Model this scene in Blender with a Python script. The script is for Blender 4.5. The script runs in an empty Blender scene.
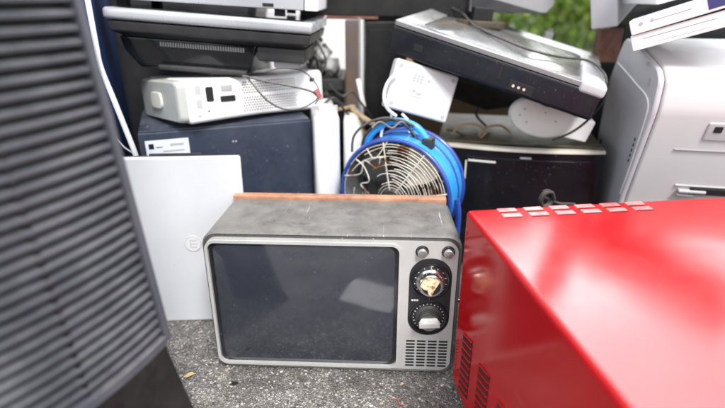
import bpy, bmesh, math, random
from mathutils import Vector, Matrix, Euler
R = math.radians
rnd = random.Random(7)
scn = bpy.context.scene
C = scn.collection
TH = R(22.6); CAMZ = .63

def at(px, py, y):
    """world point at depth y that the lens sees at (px,py) of the 725 wide photograph"""
    cx, cy = (px-362.5)/500, (204-py)/500
    dy = math.cos(TH)+cy*math.sin(TH); dz = -math.sin(TH)+cy*math.cos(TH)
    t = y/dy
    return Vector((cx*t, y, CAMZ+dz*t))

# ------------------------------------------------------------ materials
def mat(name, col, rough=.5, metal=0., var=.12, vscale=6., dust=0., dcol=(.42,.38,.32), dscale=14., bump=0., bscale=300.,
        rvar=.1, coat=0., spec=.5, scratch=0., scol=(.6,.6,.58), col2=None, c2scale=5., c2lo=.5, c2hi=.6, trans=0., dr=(.38,.68), dgrain=.35):
    m = bpy.data.materials.new(name); m.use_nodes = True
    nt = m.node_tree; N = nt.nodes; L = nt.links
    b = N['Principled BSDF']
    tc = N.new('ShaderNodeTexCoord')
    def noise(s, d=6., r=.6, dist=0.):
        n = N.new('ShaderNodeTexNoise'); n.inputs['Scale'].default_value = s
        n.inputs['Detail'].default_value = d; n.inputs['Roughness'].default_value = r
        n.inputs['Distortion'].default_value = dist
        L.new(tc.outputs['Object'], n.inputs['Vector']); return n.outputs['Fac']
    def math_(op, a, c, clamp=False):
        n = N.new('ShaderNodeMath'); n.operation = op; n.use_clamp = clamp
        for i, v in enumerate((a, c)):
            if isinstance(v, (int, float)): n.inputs[i].default_value = v
            else: L.new(v, n.inputs[i])
        return n.outputs[0]
    def rng(v, a, c, x=0., y=1.):
        n = N.new('ShaderNodeMapRange'); L.new(v, n.inputs[0])
        for i, q in zip((1,2,3,4), (a,c,x,y)): n.inputs[i].default_value = q
        return n.outputs[0]
    def mix(f, a, c):
        n = N.new('ShaderNodeMix'); n.data_type = 'RGBA'
        if isinstance(f, float): n.inputs[0].default_value = f
        else: L.new(f, n.inputs[0])
        for i, v in ((6,a),(7,c)):
            if isinstance(v, tuple): n.inputs[i].default_value = (*v, 1)
            else: L.new(v, n.inputs[i])
        return n.outputs[2]
    n1 = noise(vscale)
    lo = tuple(max(0, c*(1-var)) for c in col); hi = tuple(min(1, c*(1+var)) for c in col)
    c = mix(rng(n1, .3, .7), lo, hi)
    if col2: c = mix(rng(noise(c2scale, 8, .65), c2lo, c2hi), c, col2)
    r = rng(noise(vscale*2.7), .3, .7, max(.02, rough-rvar), min(1, rough+rvar))
    if scratch:
        mp = N.new('ShaderNodeMapping'); L.new(tc.outputs['Object'], mp.inputs[0]); mp.inputs['Scale'].default_value = (1, .035, 1); mp.inputs['Rotation'].default_value = (0, .3, .5)
        n = N.new('ShaderNodeTexNoise'); n.inputs['Scale'].default_value = 210; n.inputs['Detail'].default_value = 2; L.new(mp.outputs[0], n.inputs['Vector'])
        s = math_('MULTIPLY', rng(n.outputs['Fac'], .68, .76), rng(noise(9.), .45, .6))
        s = math_('MULTIPLY', s, scratch)
        c = mix(s, c, scol); r = math_('ADD', r, math_('MULTIPLY', s, .2), True)
    if dust:
        g = N.new('ShaderNodeNewGeometry'); sp = N.new('ShaderNodeSeparateXYZ'); L.new(g.outputs['Normal'], sp.inputs[0])
        up = rng(sp.outputs[2], -.1, .9, .22, 1.)
        d = math_('MULTIPLY', up, rng(noise(dscale, 12, .75, .15), dr[0], dr[1]))
        d = math_('MULTIPLY', d, dust, True)
        sm = math_('MULTIPLY', rng(noise(dscale*14, 3, .6), .60, .80), dgrain*dust)
        d = math_('MAXIMUM', d, math_('MULTIPLY', sm, rng(sp.outputs[2], .3, .9, .03, 1.)))
        c = mix(d, c, dcol); r = math_('ADD', r, math_('MULTIPLY', d, .45), True)
    L.new(c, b.inputs['Base Color']); L.new(r, b.inputs['Roughness'])
    b.inputs['Metallic'].default_value = metal
    b.inputs['Specular IOR Level'].default_value = spec
    b.inputs['Coat Weight'].default_value = coat; b.inputs['Coat Roughness'].default_value = .08
    if trans: b.inputs['Transmission Weight'].default_value = trans
    if bump:
        bp = N.new('ShaderNodeBump'); bp.inputs['Strength'].default_value = bump; bp.inputs['Distance'].default_value = .001
        L.new(noise(bscale, 4), bp.inputs['Height']); L.new(bp.outputs[0], b.inputs['Normal'])
    return m

M = {}
M['black'] = mat('black plastic', (.008,.008,.009), .42, spec=.25, dust=.10, dgrain=.2, bump=.25, bscale=500)
M['blackgloss'] = mat('gloss black plastic', (.006,.007,.010), .12, dust=.05, rvar=.05, scratch=.12)
M['hole'] = mat('dark opening', (.006,.006,.006), .8, var=.3)
M['tvbody'] = mat('old black cabinet', (.045,.045,.047), .25, dust=.68, dcol=(.34,.32,.285), dr=(.15,.85), dgrain=1.3, dscale=34., bump=.3, bscale=700, scratch=1., rvar=.12)
M['silver'] = mat('brushed silver', (.52,.522,.515), .36, metal=.3, dust=.35, dcol=(.25,.22,.18), dscale=30, var=.12, bump=.12, bscale=900, scratch=.5, scol=(.2,.19,.17))
M['tvglass'] = mat('tube glass', (.022,.026,.037), .06, spec=.9, dust=.28, dcol=(.22,.225,.235), dscale=5, dr=(.3,.8), dgrain=.1, rvar=.04, scratch=.35, scol=(.20,.21,.23), coat=.5)
M['glasssurround'] = mat('glass surround', (.012,.012,.016), .2, dust=.12, dcol=(.2,.19,.18), scratch=.4)
M['wood'] = mat('worn wood veneer', (.34,.16,.09), .5, var=.4, vscale=30, dust=.4, dcol=(.55,.40,.31))
M['chrome'] = mat('chrome', (.75,.74,.72), .14, metal=1., var=.1, dust=.2)
M['paper'] = mat('peeled paper', (.72,.58,.38), .8, var=.2, vscale=60, col2=(.30,.12,.05), c2scale=110, c2lo=.52, c2hi=.6)
M['mark'] = mat('print white', (.62,.62,.58), .6)
M['ink'] = mat('print dark', (.015,.015,.018), .35)
M['inkgrey'] = mat('print grey', (.35,.36,.38), .6)
M['red'] = mat('red paint', (.40,.001,.004), .17, spec=.32, var=.10, vscale=3, rvar=.05, dust=.03, dcol=(.55,.25,.22), dscale=20, scratch=.2, scol=(.75,.35,.33), coat=0., bump=.10, bscale=22)
M['ventglint'] = mat('painted vent highlight', (.70,.12,.12), .28, var=.2, vscale=40, dust=.6, dcol=(.8,.62,.6))  # white-pink highlight of the top vents put into their colour
M['laptop'] = mat('laptop lid', (.56,.57,.605), .34, var=.07, vscale=4, dust=.12, dcol=(.5,.47,.42), scratch=.3, scol=(.4,.4,.42), metal=.15)
M['white'] = mat('white plastic', (.78,.78,.79), .38, var=.05, dust=.28, dcol=(.5,.46,.4), dscale=10, scratch=.25, scol=(.45,.43,.4))
M['prwhite'] = mat('printer white', (.54,.54,.555), .36, var=.05, dust=.2, dcol=(.5,.46,.4), scratch=.15, scol=(.45,.43,.4))
M['paletrim'] = mat('pale trim', (.62,.58,.50), .4, var=.15, vscale=20, dust=.3)
M['offwhite'] = mat('yellowed plastic', (.68,.67,.63), .45, var=.08, dust=.45, dcol=(.4,.35,.28))
M['ltgrey'] = mat('light grey plastic', (.42,.42,.44), .45, var=.07, dust=.3)
M['grey'] = mat('grey plastic', (.235,.237,.25), .45, var=.08, dust=.3, scratch=.3)
M['sideshade'] = mat('printer side shade', (.46,.46,.485), .42, var=.06, dust=.2, scratch=.2)  # shading on the white printer's side painted as a grey colour
M['dkgrey'] = mat('dark grey plastic', (.025,.026,.030), .36, var=.15, spec=.3, dust=.18, dgrain=.2)
M['tvshell'] = mat('dusky television shell', (.008,.009,.015), .32, var=.2, spec=.3, dust=.06, scratch=.2)
M['bezel'] = mat('silver bezel', (.44,.455,.50), .25, metal=.35, var=.05, dust=.2)
M['navy'] = mat('navy metal', (.022,.031,.056), .38, var=.15, dust=.25, dcol=(.3,.31,.34), scratch=.8, scol=(.35,.37,.42), bump=.1)
M['blueint'] = mat('deep blue paint', (.008,.035,.14), .45, var=.2, dust=.2, dcol=(.2,.22,.3))
M['fanblue'] = mat('fan blue', (.03,.33,.78), .28, var=.15, dust=.3, dcol=(.3,.4,.5), coat=.3, scratch=.5, scol=(.5,.6,.7))
M['fanblued'] = mat('fan dark blue rim', (.012,.05,.30), .25, var=.2, dust=.2, coat=.3)
M['wire'] = mat('rusty cream wire', (.66,.62,.55), .3, metal=.4, var=.3, vscale=40, col2=(.25,.11,.04), c2scale=25, c2lo=.55, c2hi=.62)
M['blade'] = mat('fan blade', (.16,.16,.17), .4, var=.3, dust=.5, dcol=(.30,.26,.2))
M['bladecream'] = mat('cream blade', (.62,.55,.45), .5, var=.2, dust=.5)
M['rust'] = mat('rusty steel', (.12,.045,.03), .65, var=.4, vscale=20, col2=(.22,.10,.05), bump=.5)
M['wirewhite'] = mat('white cable', (.70,.72,.74), .4, dust=.3)
M['wireblack'] = mat('black cable', (.014,.014,.015), .45, dust=.3)
M['wiregrey'] = mat('grey cable', (.10,.095,.095), .45, dust=.3)
M['wiretan'] = mat('tan cable', (.30,.20,.09), .5, dust=.4)
M['plugred'] = mat('dull red plug', (.35,.10,.10), .45)
M['slat'] = mat('grille plastic', (.028,.030,.040), .36, var=.3, vscale=25, dust=.7, dcol=(.17,.17,.175), dr=(.3,.75), dgrain=.8, dscale=12, bump=.3, bscale=400)
M['rim'] = mat('grille rim', (.055,.058,.075), .38, var=.1, dust=.25)
M['tvframe'] = mat('dusty frame grey', (.17,.17,.175), .25, var=.1, dust=.5, dcol=(.34,.33,.30), scratch=.4)
M['dustyscreen'] = mat('dusty screen', (.035,.037,.042), .14, dust=.5, dr=(.15,.9), dcol=(.28,.275,.25), dscale=9, dgrain=.8, col2=(.11,.075,.04), c2scale=5, c2lo=.56, c2hi=.68, rvar=.12)
M['dirtymetal'] = mat('dirty oven base', (.06,.047,.03), .5, var=.4, vscale=14, dust=.35, dcol=(.17,.13,.075), col2=(.04,.03,.02), c2scale=12)
M['lath'] = mat('lath', (.45,.33,.20), .7, var=.3, vscale=40)
M['stick'] = mat('sticker', (.60,.64,.70), .45, var=.05)
M['leafdry'] = mat('dry leaf', (.50,.36,.16), .7, var=.3, vscale=80)
M['amber'] = mat('brown bits', (.20,.11,.05), .7, var=.4, vscale=50)
M['bark'] = mat('bark', (.10,.07,.05), .9, var=.4, vscale=10, bump=.8, bscale=30)
for i, c in enumerate([(.09,.18,.02), (.16,.25,.03), (.25,.32,.045)]):
    M['leaf%d'%i] = mat('foliage %d'%i, c, .55, var=.35, vscale=2.5)
M['grass'] = mat('grass field', (.07,.11,.03), .9, var=.4, vscale=2)

def asphalt():
    m = bpy.data.materials.new('asphalt aggregate'); m.use_nodes = True
    nt = m.node_tree; N = nt.nodes; L = nt.links; b = N['Principled BSDF']
    tc = N.new('ShaderNodeTexCoord')
    nz = N.new('ShaderNodeTexNoise'); nz.inputs['Scale'].default_value = 70; L.new(tc.outputs['Object'], nz.inputs[0])
    vm = N.new('ShaderNodeVectorMath'); vm.operation = 'MULTIPLY_ADD'
    L.new(nz.outputs['Color'], vm.inputs[0]); vm.inputs[1].default_value = (.012,)*3; L.new(tc.outputs['Object'], vm.inputs[2])
    cols = []; hs = []
    for sc, in ((185,), (420,)):
        v = N.new('ShaderNodeTexVoronoi'); v.inputs['Scale'].default_value = sc; L.new(vm.outputs[0], v.inputs['Vector'])
        sp = N.new('ShaderNodeSeparateColor'); L.new(v.outputs['Color'], sp.inputs[0])
        cr = N.new('ShaderNodeValToRGB'); L.new(sp.outputs[0], cr.inputs[0])
        e = cr.color_ramp; e.interpolation = 'CONSTANT'
        st = [(0,(.08,.075,.07)),(.13,(.30,.285,.265)),(.34,(.46,.435,.41)),(.54,(.24,.225,.21)),(.66,(.56,.53,.49)),(.80,(.40,.355,.305)),(.91,(.74,.72,.69))]
        e.elements[0].position = 0; e.elements[0].color = (*st[0][1],1); e.elements[1].position = st[1][0]; e.elements[1].color = (*st[1][1],1)
        for p, c in st[2:]: q = e.elements.new(p); q.color = (*c,1)
        d = N.new('ShaderNodeMapRange'); L.new(v.outputs['Distance'], d.inputs[0])
        d.inputs[1].default_value = .25; d.inputs[2].default_value = .62; d.inputs[3].default_value = 1; d.inputs[4].default_value = 0
        hm = N.new('ShaderNodeMath'); hm.operation = 'MULTIPLY'; L.new(d.outputs[0], hm.inputs[0]); L.new(sp.outputs[1], hm.inputs[1])
        mx = N.new('ShaderNodeMix'); mx.data_type = 'RGBA'; L.new(d.outputs[0], mx.inputs[0]); mx.inputs[6].default_value = (.15,.142,.132,1); L.new(cr.outputs[0], mx.inputs[7])
        cols.append(mx.outputs[2]); hs.append(hm.outputs[0])
    n2 = N.new('ShaderNodeTexNoise'); n2.inputs['Scale'].default_value = 55; n2.inputs['Detail'].default_value = 6; L.new(tc.outputs['Object'], n2.inputs[0])
    f = N.new('ShaderNodeMapRange'); L.new(n2.outputs[0], f.inputs[0]); f.inputs[1].default_value = .45; f.inputs[2].default_value = .55
    mx = N.new('ShaderNodeMix'); mx.data_type = 'RGBA'; L.new(f.outputs[0], mx.inputs[0]); L.new(cols[0], mx.inputs[6]); L.new(cols[1], mx.inputs[7])
    n3 = N.new('ShaderNodeTexNoise'); n3.inputs['Scale'].default_value = 34; n3.inputs['Detail'].default_value = 8; L.new(tc.outputs['Object'], n3.inputs[0])
    f3 = N.new('ShaderNodeMapRange'); L.new(n3.outputs[0], f3.inputs[0]); f3.inputs[1].default_value = .3; f3.inputs[2].default_value = .7; f3.inputs[3].default_value = .72; f3.inputs[4].default_value = 1.3
    mm = N.new('ShaderNodeVectorMath'); mm.operation = 'SCALE'; n4 = N.new('ShaderNodeTexNoise'); n4.inputs['Scale'].default_value = 6; n4.inputs['Detail'].default_value = 5; L.new(tc.outputs['Object'], n4.inputs[0])
    f4 = N.new('ShaderNodeMapRange'); L.new(n4.outputs[0], f4.inputs[0]); f4.inputs[1].default_value = .35; f4.inputs[2].default_value = .6; f4.inputs[3].default_value = .62; f4.inputs[4].default_value = 1.1
    m5 = N.new('ShaderNodeVectorMath'); m5.operation = 'SCALE'; L.new(mx.outputs[2], m5.inputs[0]); L.new(f4.outputs[0], m5.inputs['Scale'])
    L.new(m5.outputs[0], mm.inputs[0]); L.new(f3.outputs[0], mm.inputs['Scale'])
    L.new(mm.outputs[0], b.inputs['Base Color']); b.inputs['Roughness'].default_value = .75
    ad = N.new('ShaderNodeMath'); ad.operation = 'ADD'; L.new(hs[0], ad.inputs[0]); L.new(hs[1], ad.inputs[1])
    bp = N.new('ShaderNodeBump'); bp.inputs['Strength'].default_value = 1; bp.inputs['Distance'].default_value = .004; L.new(ad.outputs[0], bp.inputs['Height']); L.new(bp.outputs[0], b.inputs['Normal'])
    return m
M['asphalt'] = asphalt()

# ------------------------------------------------------------ mesh builder
def smooth_path(pts, n=8, closed=False):
    pts = [Vector(p) for p in pts]; out = []
    k = len(pts)
    for i in range(k if closed else k-1):
        if closed: a, b, c, d = pts[i-1], pts[i], pts[(i+1) % k], pts[(i+2) % k]
        else: a, b, c, d = pts[max(i-1,0)], pts[i], pts[i+1], pts[min(i+2,k-1)]
        for j in range(n):
            t = j/n
            out.append(.5*((2*b)+(c-a)*t+(2*a-5*b+4*c-d)*t*t+(3*b-a-3*c+d)*t**3))
    if not closed: out.append(pts[-1])
    return out

def rrect(w, h, r, seg=6, cx=0, cz=0):
    p = []
    for (sx, sz, a0) in ((1,1,0),(-1,1,90),(-1,-1,180),(1,-1,270)):
        for i in range(seg+1):
            a = R(a0+90*i/seg)
            p.append((cx+sx*(w/2-r)+r*math.cos(a), cz+sz*(h/2-r)+r*math.sin(a)))
    return p

SPLIT = {'port','foot','screw','socket_panel','av_socket','knob','socket','side_tab','stand_neck','top_vent','slot','latch','side_print'}
class MB:
    def __init__(s): s.bm = bmesh.new()
    def _merge(s, b, bevel=0, seg=2, mtx=None):
        bmesh.ops.recalc_face_normals(b, faces=b.faces)
        if bevel:
            ed = [e for e in b.edges if len(e.link_faces) == 2 and e.calc_face_angle(0) > R(40)]
            bmesh.ops.bevel(b, geom=ed, offset=bevel, segments=seg, profile=.5, affect='EDGES', clamp_overlap=True)
        if mtx: b.transform(mtx)
        me = bpy.data.meshes.new('t'); b.to_mesh(me); b.free(); s.bm.from_mesh(me); bpy.data.meshes.remove(me)
        return s
    def box(s, x0, x1, y0, y1, z0, z1, bevel=0, seg=2, mtx=None):
        b = bmesh.new(); bmesh.ops.create_cube(b, size=1)
        for v in b.verts: v.co = Vector(((x0+x1)/2+v.co.x*(x1-x0), (y0+y1)/2+v.co.y*(y1-y0), (z0+z1)/2+v.co.z*(z1-z0)))
        return s._merge(b, bevel, seg, mtx)
    def loft(s, rings, bevel=0, seg=2, cap=True, mtx=None, closed=True):
        b = bmesh.new(); V = [[b.verts.new(p) for p in r] for r in rings]
        n = len(V[0])
        for i in range(len(V)-1):
            for j in range(n if closed else n-1):
                b.faces.new((V[i][j], V[i][(j+1) % n], V[i+1][(j+1) % n], V[i+1][j]))
        if cap: b.faces.new(V[0]); b.faces.new(V[-1])
        return s._merge(b, bevel, seg, mtx)
    def prism_y(s, poly, y0, y1, bevel=0, seg=2, sc=1., mtx=None):      # poly in (x,z)
        cx = sum(p[0] for p in poly)/len(poly); cz = sum(p[1] for p in poly)/len(poly)
        return s.loft([[(p[0], y0, p[1]) for p in poly], [(cx+(p[0]-cx)*sc, y1, cz+(p[1]-cz)*sc) for p in poly]], bevel, seg, mtx=mtx)
    def prism_x(s, poly, x0, x1, bevel=0, seg=2, mtx=None):             # poly in (y,z)
        return s.loft([[(x0, p[0], p[1]) for p in poly], [(x1, p[0], p[1]) for p in poly]], bevel, seg, mtx=mtx)
    def prism_z(s, poly, z0, z1, bevel=0, seg=2, mtx=None):
        return s.loft([[(p[0], p[1], z0) for p in poly], [(p[0], p[1], z1) for p in poly]], bevel, seg, mtx=mtx)
    def cyl_y(s, x, z, y0, y1, r, seg=32, r2=None, bevel=0, mtx=None):
        r2 = r if r2 is None else r2
        c = [(math.cos(2*math.pi*i/seg), math.sin(2*math.pi*i/seg)) for i in range(seg)]
        return s.loft([[(x+r*a, y0, z+r*b) for a, b in c], [(x+r2*a, y1, z+r2*b) for a, b in c]], bevel, 2, mtx=mtx)
    def revolve_y(s, x, z, prof, seg=40, closed_prof=False, mtx=None):    # prof (r, y)
        b = bmesh.new(); V = []
        for i in range(seg):
            a = 2*math.pi*i/seg
            V.append([b.verts.new((x+r*math.cos(a), y, z+r*math.sin(a))) for r, y in prof])
        m = len(prof)
        for i in range(seg):
            for j in range(m if closed_prof else m-1):
                b.faces.new((V[i][j], V[i][(j+1) % m], V[(i+1) % seg][(j+1) % m], V[(i+1) % seg][j]))
        return s._merge(b, mtx=mtx)
    def tube(s, pts, r, seg=8, closed=False, mtx=None):
        pts = [Vector(p) for p in pts]; n = len(pts); rings = []
        up = Vector((0,0,1)); prev = None
        for i, p in enumerate(pts):
            if closed: t = (pts[(i+1) % n]-pts[i-1]).normalized()
            else: t = (pts[min(i+1,n-1)]-pts[max(i-1,0)]).normalized()
            if prev is None:
                a = t.cross(up)
                if a.length < .05: a = t.cross(Vector((1,0,0)))
            else: a = prev - t*prev.dot(t)
            a.normalize(); prev = a; c = t.cross(a)
            rings.append([p+a*(r*math.cos(2*math.pi*k/seg))+c*(r*math.sin(2*math.pi*k/seg)) for k in range(seg)])
        if closed: rings.append(rings[0])
        return s.loft(rings, cap=not closed, mtx=mtx)
    def ring_y(s, x, z, y, R_, r, n=48, seg=8, mtx=None):
        return s.revolve_y(x, z, [(R_+r*math.cos(2*math.pi*k/seg), y+r*math.sin(2*math.pi*k/seg)) for k in range(seg)], n, True, mtx)
    def frame_y(s, outer, inner, y0, y1):        # picture-frame between two loops (x,z) of equal count
        b = bmesh.new(); L_ = [[b.verts.new((p[0], y, p[1])) for p in q] for q, y in ((outer,y0),(inner,y0),(inner,y1),(outer,y1))]
        n = len(outer)
        for k in range(4):
            for j in range(n): b.faces.new((L_[k][j], L_[k][(j+1) % n], L_[(k+1) % 4][(j+1) % n], L_[(k+1) % 4][j]))
        return s._merge(b)
    def build(s, name, m, parent=None, wn=True, ang=38):
        if name in SPLIT:                      # each separate piece becomes a part of its own
            s.bm.verts.ensure_lookup_table(); seen = set(); comps = []
            for v in s.bm.verts:
                if v in seen: continue
                st = [v]; seen.add(v); comp = []
                while st:
                    q = st.pop(); comp.append(q)
                    for e in q.link_edges:
                        o = e.other_vert(q)
                        if o not in seen: seen.add(o); st.append(o)
                comps.append(comp)
            if len(comps) > 1:
                res = []
                for comp in comps:
                    ix = {v: i for i, v in enumerate(comp)}
                    fs = {f for v in comp for f in v.link_faces}
                    nb = MB(); vs = [nb.bm.verts.new(v.co) for v in comp]
                    for f in fs: nb.bm.faces.new([vs[ix[v]] for v in f.verts])
                    bmesh.ops.recalc_face_normals(nb.bm, faces=nb.bm.faces)
                    res.append(nb._link(name, m, parent, wn, ang))
                return res[0]
        return s._link(name, m, parent, wn, ang)
    def _link(s, name, m, parent, wn, ang):
        me = bpy.data.meshes.new(name); bmesh.ops.remove_doubles(s.bm, verts=s.bm.verts, dist=1e-7)
        s.bm.to_mesh(me); s.bm.free()
        me.materials.append(M[m] if isinstance(m, str) else m)
        for p in me.polygons: p.use_smooth = True
        me.set_sharp_from_angle(angle=R(ang))
        o = bpy.data.objects.new(name, me); C.objects.link(o)
        if wn:
            w = o.modifiers.new('wn', 'WEIGHTED_NORMAL'); w.keep_sharp = True
        if parent: o.parent = parent
        return o

def thing(name, label, cat, loc=(0,0,0), rot=(0,0,0), group=None):
    o = bpy.data.objects.new(name, None); C.objects.link(o); o.empty_display_size = .05
    o.location = loc; o.rotation_euler = tuple(R(a) for a in rot)
    o['label'] = label; o['category'] = cat
    if group: o['group'] = group
    return o
def tag(o, label, cat, group=None):
    o['label'] = label; o['category'] = cat
    if group: o['group'] = group
    return o
def copy_tree(o, parent=None):
    c = o.copy(); C.objects.link(c)
    if parent: c.parent = parent
    for ch in [x for x in bpy.data.objects if x.parent == o]: copy_tree(ch, c)
    return c
def cable(name, label, pts, r, m, group=None, n=8):
    return tag(MB().tube(smooth_path(pts, n), r).build(name, m, wn=False), label, 'cable', group)

# ------------------------------------------------------------ ground
def sheet(name, x0, x1, y0, y1, z, m, n=1):
    b = MB(); me = b.bm
    v = [me.verts.new(p) for p in ((x0,y0,z),(x1,y0,z),(x1,y1,z),(x0,y1,z))]; me.faces.new(v)
    o = b.build(name, m, wn=False); o['kind'] = 'structure'; return o
sheet('ground', -400, 400, -300, 500, -.004, 'grass')
sheet('pavement', -6, 6, -5, 4.2, 0, 'asphalt')

# loose grit on the pavement
b = MB()
for i in range(900):
    x = rnd.uniform(-.42, .22); y = rnd.uniform(.45, .92)
    r = rnd.choice((.0010,.0013,.0017,.0024)); q = bmesh.new()
    bmesh.ops.create_icosphere(q, subdivisions=1, radius=r)
    for v in q.verts: v.co *= rnd.uniform(.75, 1.2)
    q.transform(Matrix.Translation((x, y, r*.35)) @ Matrix.Diagonal((1.2, 1, .6, 1)))
    me = bpy.data.meshes.new('t'); q.to_mesh(me); q.free(); b.bm.from_mesh(me); bpy.data.meshes.remove(me)
M['grit'] = mat('grit', (.33,.31,.28), .8, var=.6, vscale=120, col2=(.50,.47,.43), c2scale=160)
g = b.build('gravel', 'grit', wn=False); g['kind'] = 'stuff'; tag(g, 'loose grey and white grit scattered over the asphalt', 'gravel')

# ------------------------------------------------------------ the television
tv = thing('television', 'old portable television with silver front panel and two round dials on the asphalt', 'television', (-.0515, .7295, 0), (0,0,-2.6))
W, H = .428, .271
out = rrect(W, H, .024, 8, 0, H/2+.003)
b = MB()
def sc(poly, s, sz=None, cz=H/2+.003): return [(x*s, cz+(z-cz)*(sz or s)) for x, z in poly]
prof = [(-.002,.975),(-.004,.990),(0,1.0),(.010,1.0),(.15,.985),(.160,.975),(.163,.955)]
b.loft([[(x, y, z) for x, z in sc(out, s, 1-(1-s)*1.1)] for y, s in prof])
b.build('cabinet', 'tvbody', tv)
b = MB(); b.loft([[(x, y, z) for x, z in sc(rrect(.36,.20,.03,6,0,.125), s, cz=.125)] for y, s in ((.16,1),(.20,.92),(.235,.6),(.24,.5))]); b.build('back_cover', 'black', tv)
MB().box(-.203,.203,.148,.168,.262,.2785,.003).build('veneer_strip', 'wood', tv)
b = MB()
for x in (-.15,.15):
    for y in (.03,.14): b.cyl_y(0,0,0,.006,.009,12, mtx=Matrix.Translation((x,y,.0)) @ Matrix.Rotation(R(90),4,'X'))
b.build('foot', 'black', tv)
# silver bezel with opening for the tube
x0 = -W/2
def X(f): return x0+f*W
bo = rrect(W-.014, H-.016, .019, 8, 0, H/2+.003)
sw0, sw1, sz0, sz1 = X(.017), X(.768), .014, .2605
bi = rrect(sw1-sw0, sz1-sz0, .016, 8, (sw0+sw1)/2, (sz0+sz1)/2)
b = MB(); b.frame_y(bo, bi, -.0075, -.001); b.build('bezel', 'silver', tv)
b = MB(); b.frame_y(rrect(sw1-sw0+.004, sz1-sz0+.004, .018, 8, (sw0+sw1)/2, (sz0+sz1)/2), rrect(sw1-sw0-.006, sz1-sz0-.006, .013, 8, (sw0+sw1)/2, (sz0+sz1)/2), -.0095, -.004); b.build('bezel_trim', 'silver', tv)
# surround and bulged glass
def bulge(w, h, r, cx, cz, y, d, rings=14, p=2.2):
    L_ = rrect(w, h, r, 10, cx, cz); rr = []
    for k in range(rings+1):
        s = 1-k/rings*.985
        rr.append([(cx+(x-cx)*s, y-d*(1-s**p), cz+(z-cz)*s) for x, z in L_])
    return rr
scx, scz = (sw0+sw1)/2, (sz0+sz1)/2
MB().prism_y(rrect(sw1-sw0, sz1-sz0, .016, 8, scx, scz), -.0035, .03).build('screen_surround', 'glasssurround', tv)
sg = MB().loft(bulge(sw1-sw0-.020, sz1-sz0-.007, .020, scx, scz, -.0037, .007)).build('screen_glass', 'tvglass', tv, wn=False)
# control panel
def onface(px, py): return None
pcx = X(.884)
b = MB()
pan = rrect(.070, .150, .034, 10, pcx, .162)
b.prism_y(pan, -.0088, -.0070, .0006); b.build('dial_plate', 'ink', tv)
for k, (cz, kr) in enumerate(((.1945,.0208),(.125,.0175))):
    b = MB(); b.revolve_y(pcx, cz, [(.0335,-.0088),(.0335,-.0105),(.0315,-.0112),(.029,-.0105),(.029,-.0095)], 48); ring = b.build('dial_ring', 'blackgloss', tv)
    b = MB()
    for i in range(13 if k == 0 else 22):
        a = R(-60+i*300/12) if k == 0 else R(-60+i*300/21)
        m4 = Matrix.Translation((pcx, 0, cz)) @ Matrix.Rotation(-a,4,'Y')
        L1 = .0268 if k == 0 else .0265
        b.box(L1-.0016-(.0012 if i % 3 == 0 else 0), L1, -.0096, -.0090, -.0006, .0006, mtx=m4)
    b.build('dial_ticks', 'mark', tv)
    b = MB(); b.revolve_y(pcx, cz, [(.0235,-.0088),(.0235,-.012),(.0205,-.0145),(min(kr,.0205),-.0150),(kr*.97,-.024),(kr*.9,-.0255),(.0001,-.0255)], 48)
    kn = b.build('knob', 'chrome' if k == 0 else 'dkgrey', tv)
    if k == 0:
        b = MB(); b.cyl_y(pcx, cz, -.0263, -.0255, kr*.74, 40); b.build('knob_face', 'ink', kn)
        pol = [(pcx-.015,cz+.001),(pcx-.012,cz+.010),(pcx-.004,cz+.0148),(pcx+.005,cz+.0142),(pcx+.0115,cz+.0095),(pcx+.008,cz+.002),(pcx+.004,cz-.006),(pcx+.0005,cz-.0152),(pcx-.003,cz-.013),(pcx-.005,cz-.006),(pcx-.010,cz-.004)]
        pol = [(pcx+(x-pcx)*1.18, cz+(z-cz)*1.12) for x, z in pol]
        MB().prism_y(pol, -.0272, -.0265).build('peeled_disc', 'paper', kn)
    else:
        b = MB(); b.revolve_y(pcx, cz, [(kr*.9,-.0256),(kr*.9,-.0275),(.0001,-.0275)], 40); b.build('knob_face', 'chrome', kn)
        m4 = Matrix.Translation((pcx,0,cz)) @ Matrix.Rotation(R(-4),4,'Y')
        MB().box(-.0172,.0172,-.036,-.0270,-.0045,.0045,.0012, mtx=m4).build('knob_grip', 'silver', kn)
b = MB()
for i, w_ in enumerate((.0030,.0030,.0030)): b.box(pcx-.030+i*.0042, pcx-.030+i*.0042+w_, -.0094,-.0087,.1562,.1592)
b.build('panel_print', 'mark', tv)
for dx in (-.016, .026):
    kn = MB().revolve_y(pcx+dx, 0.2495, [(.0105,-.0075),(.0105,-.0095),(.0088,-.0105),(.0088,-.0095)], 32).build('knob_collar', 'blackgloss', tv)
    MB().revolve_y(pcx+dx, 0.2495, [(.0078,-.0075),(.0076,-.017),(.0066,-.019),(.0001,-.0192)], 32).build('small_knob', 'chrome', tv)
b = MB(); b2 = MB()
for i in range(4):
    for j in range(9):
        cx = pcx-.0285+i*.0190; cz = .020+j*.0066
        b.prism_y(rrect(.0158,.0034,.0016,4,cx,cz), -.0079, -.0070)
b.build('speaker_slots', 'hole', tv)
MB().cyl_y(0,0,0,.009,.0035,16, mtx=Matrix.Translation((W/2+.001,.012,.145)) @ Matrix.Rotation(R(-90),4,'Z')).build('side_knob', 'chrome', tv)

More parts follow.
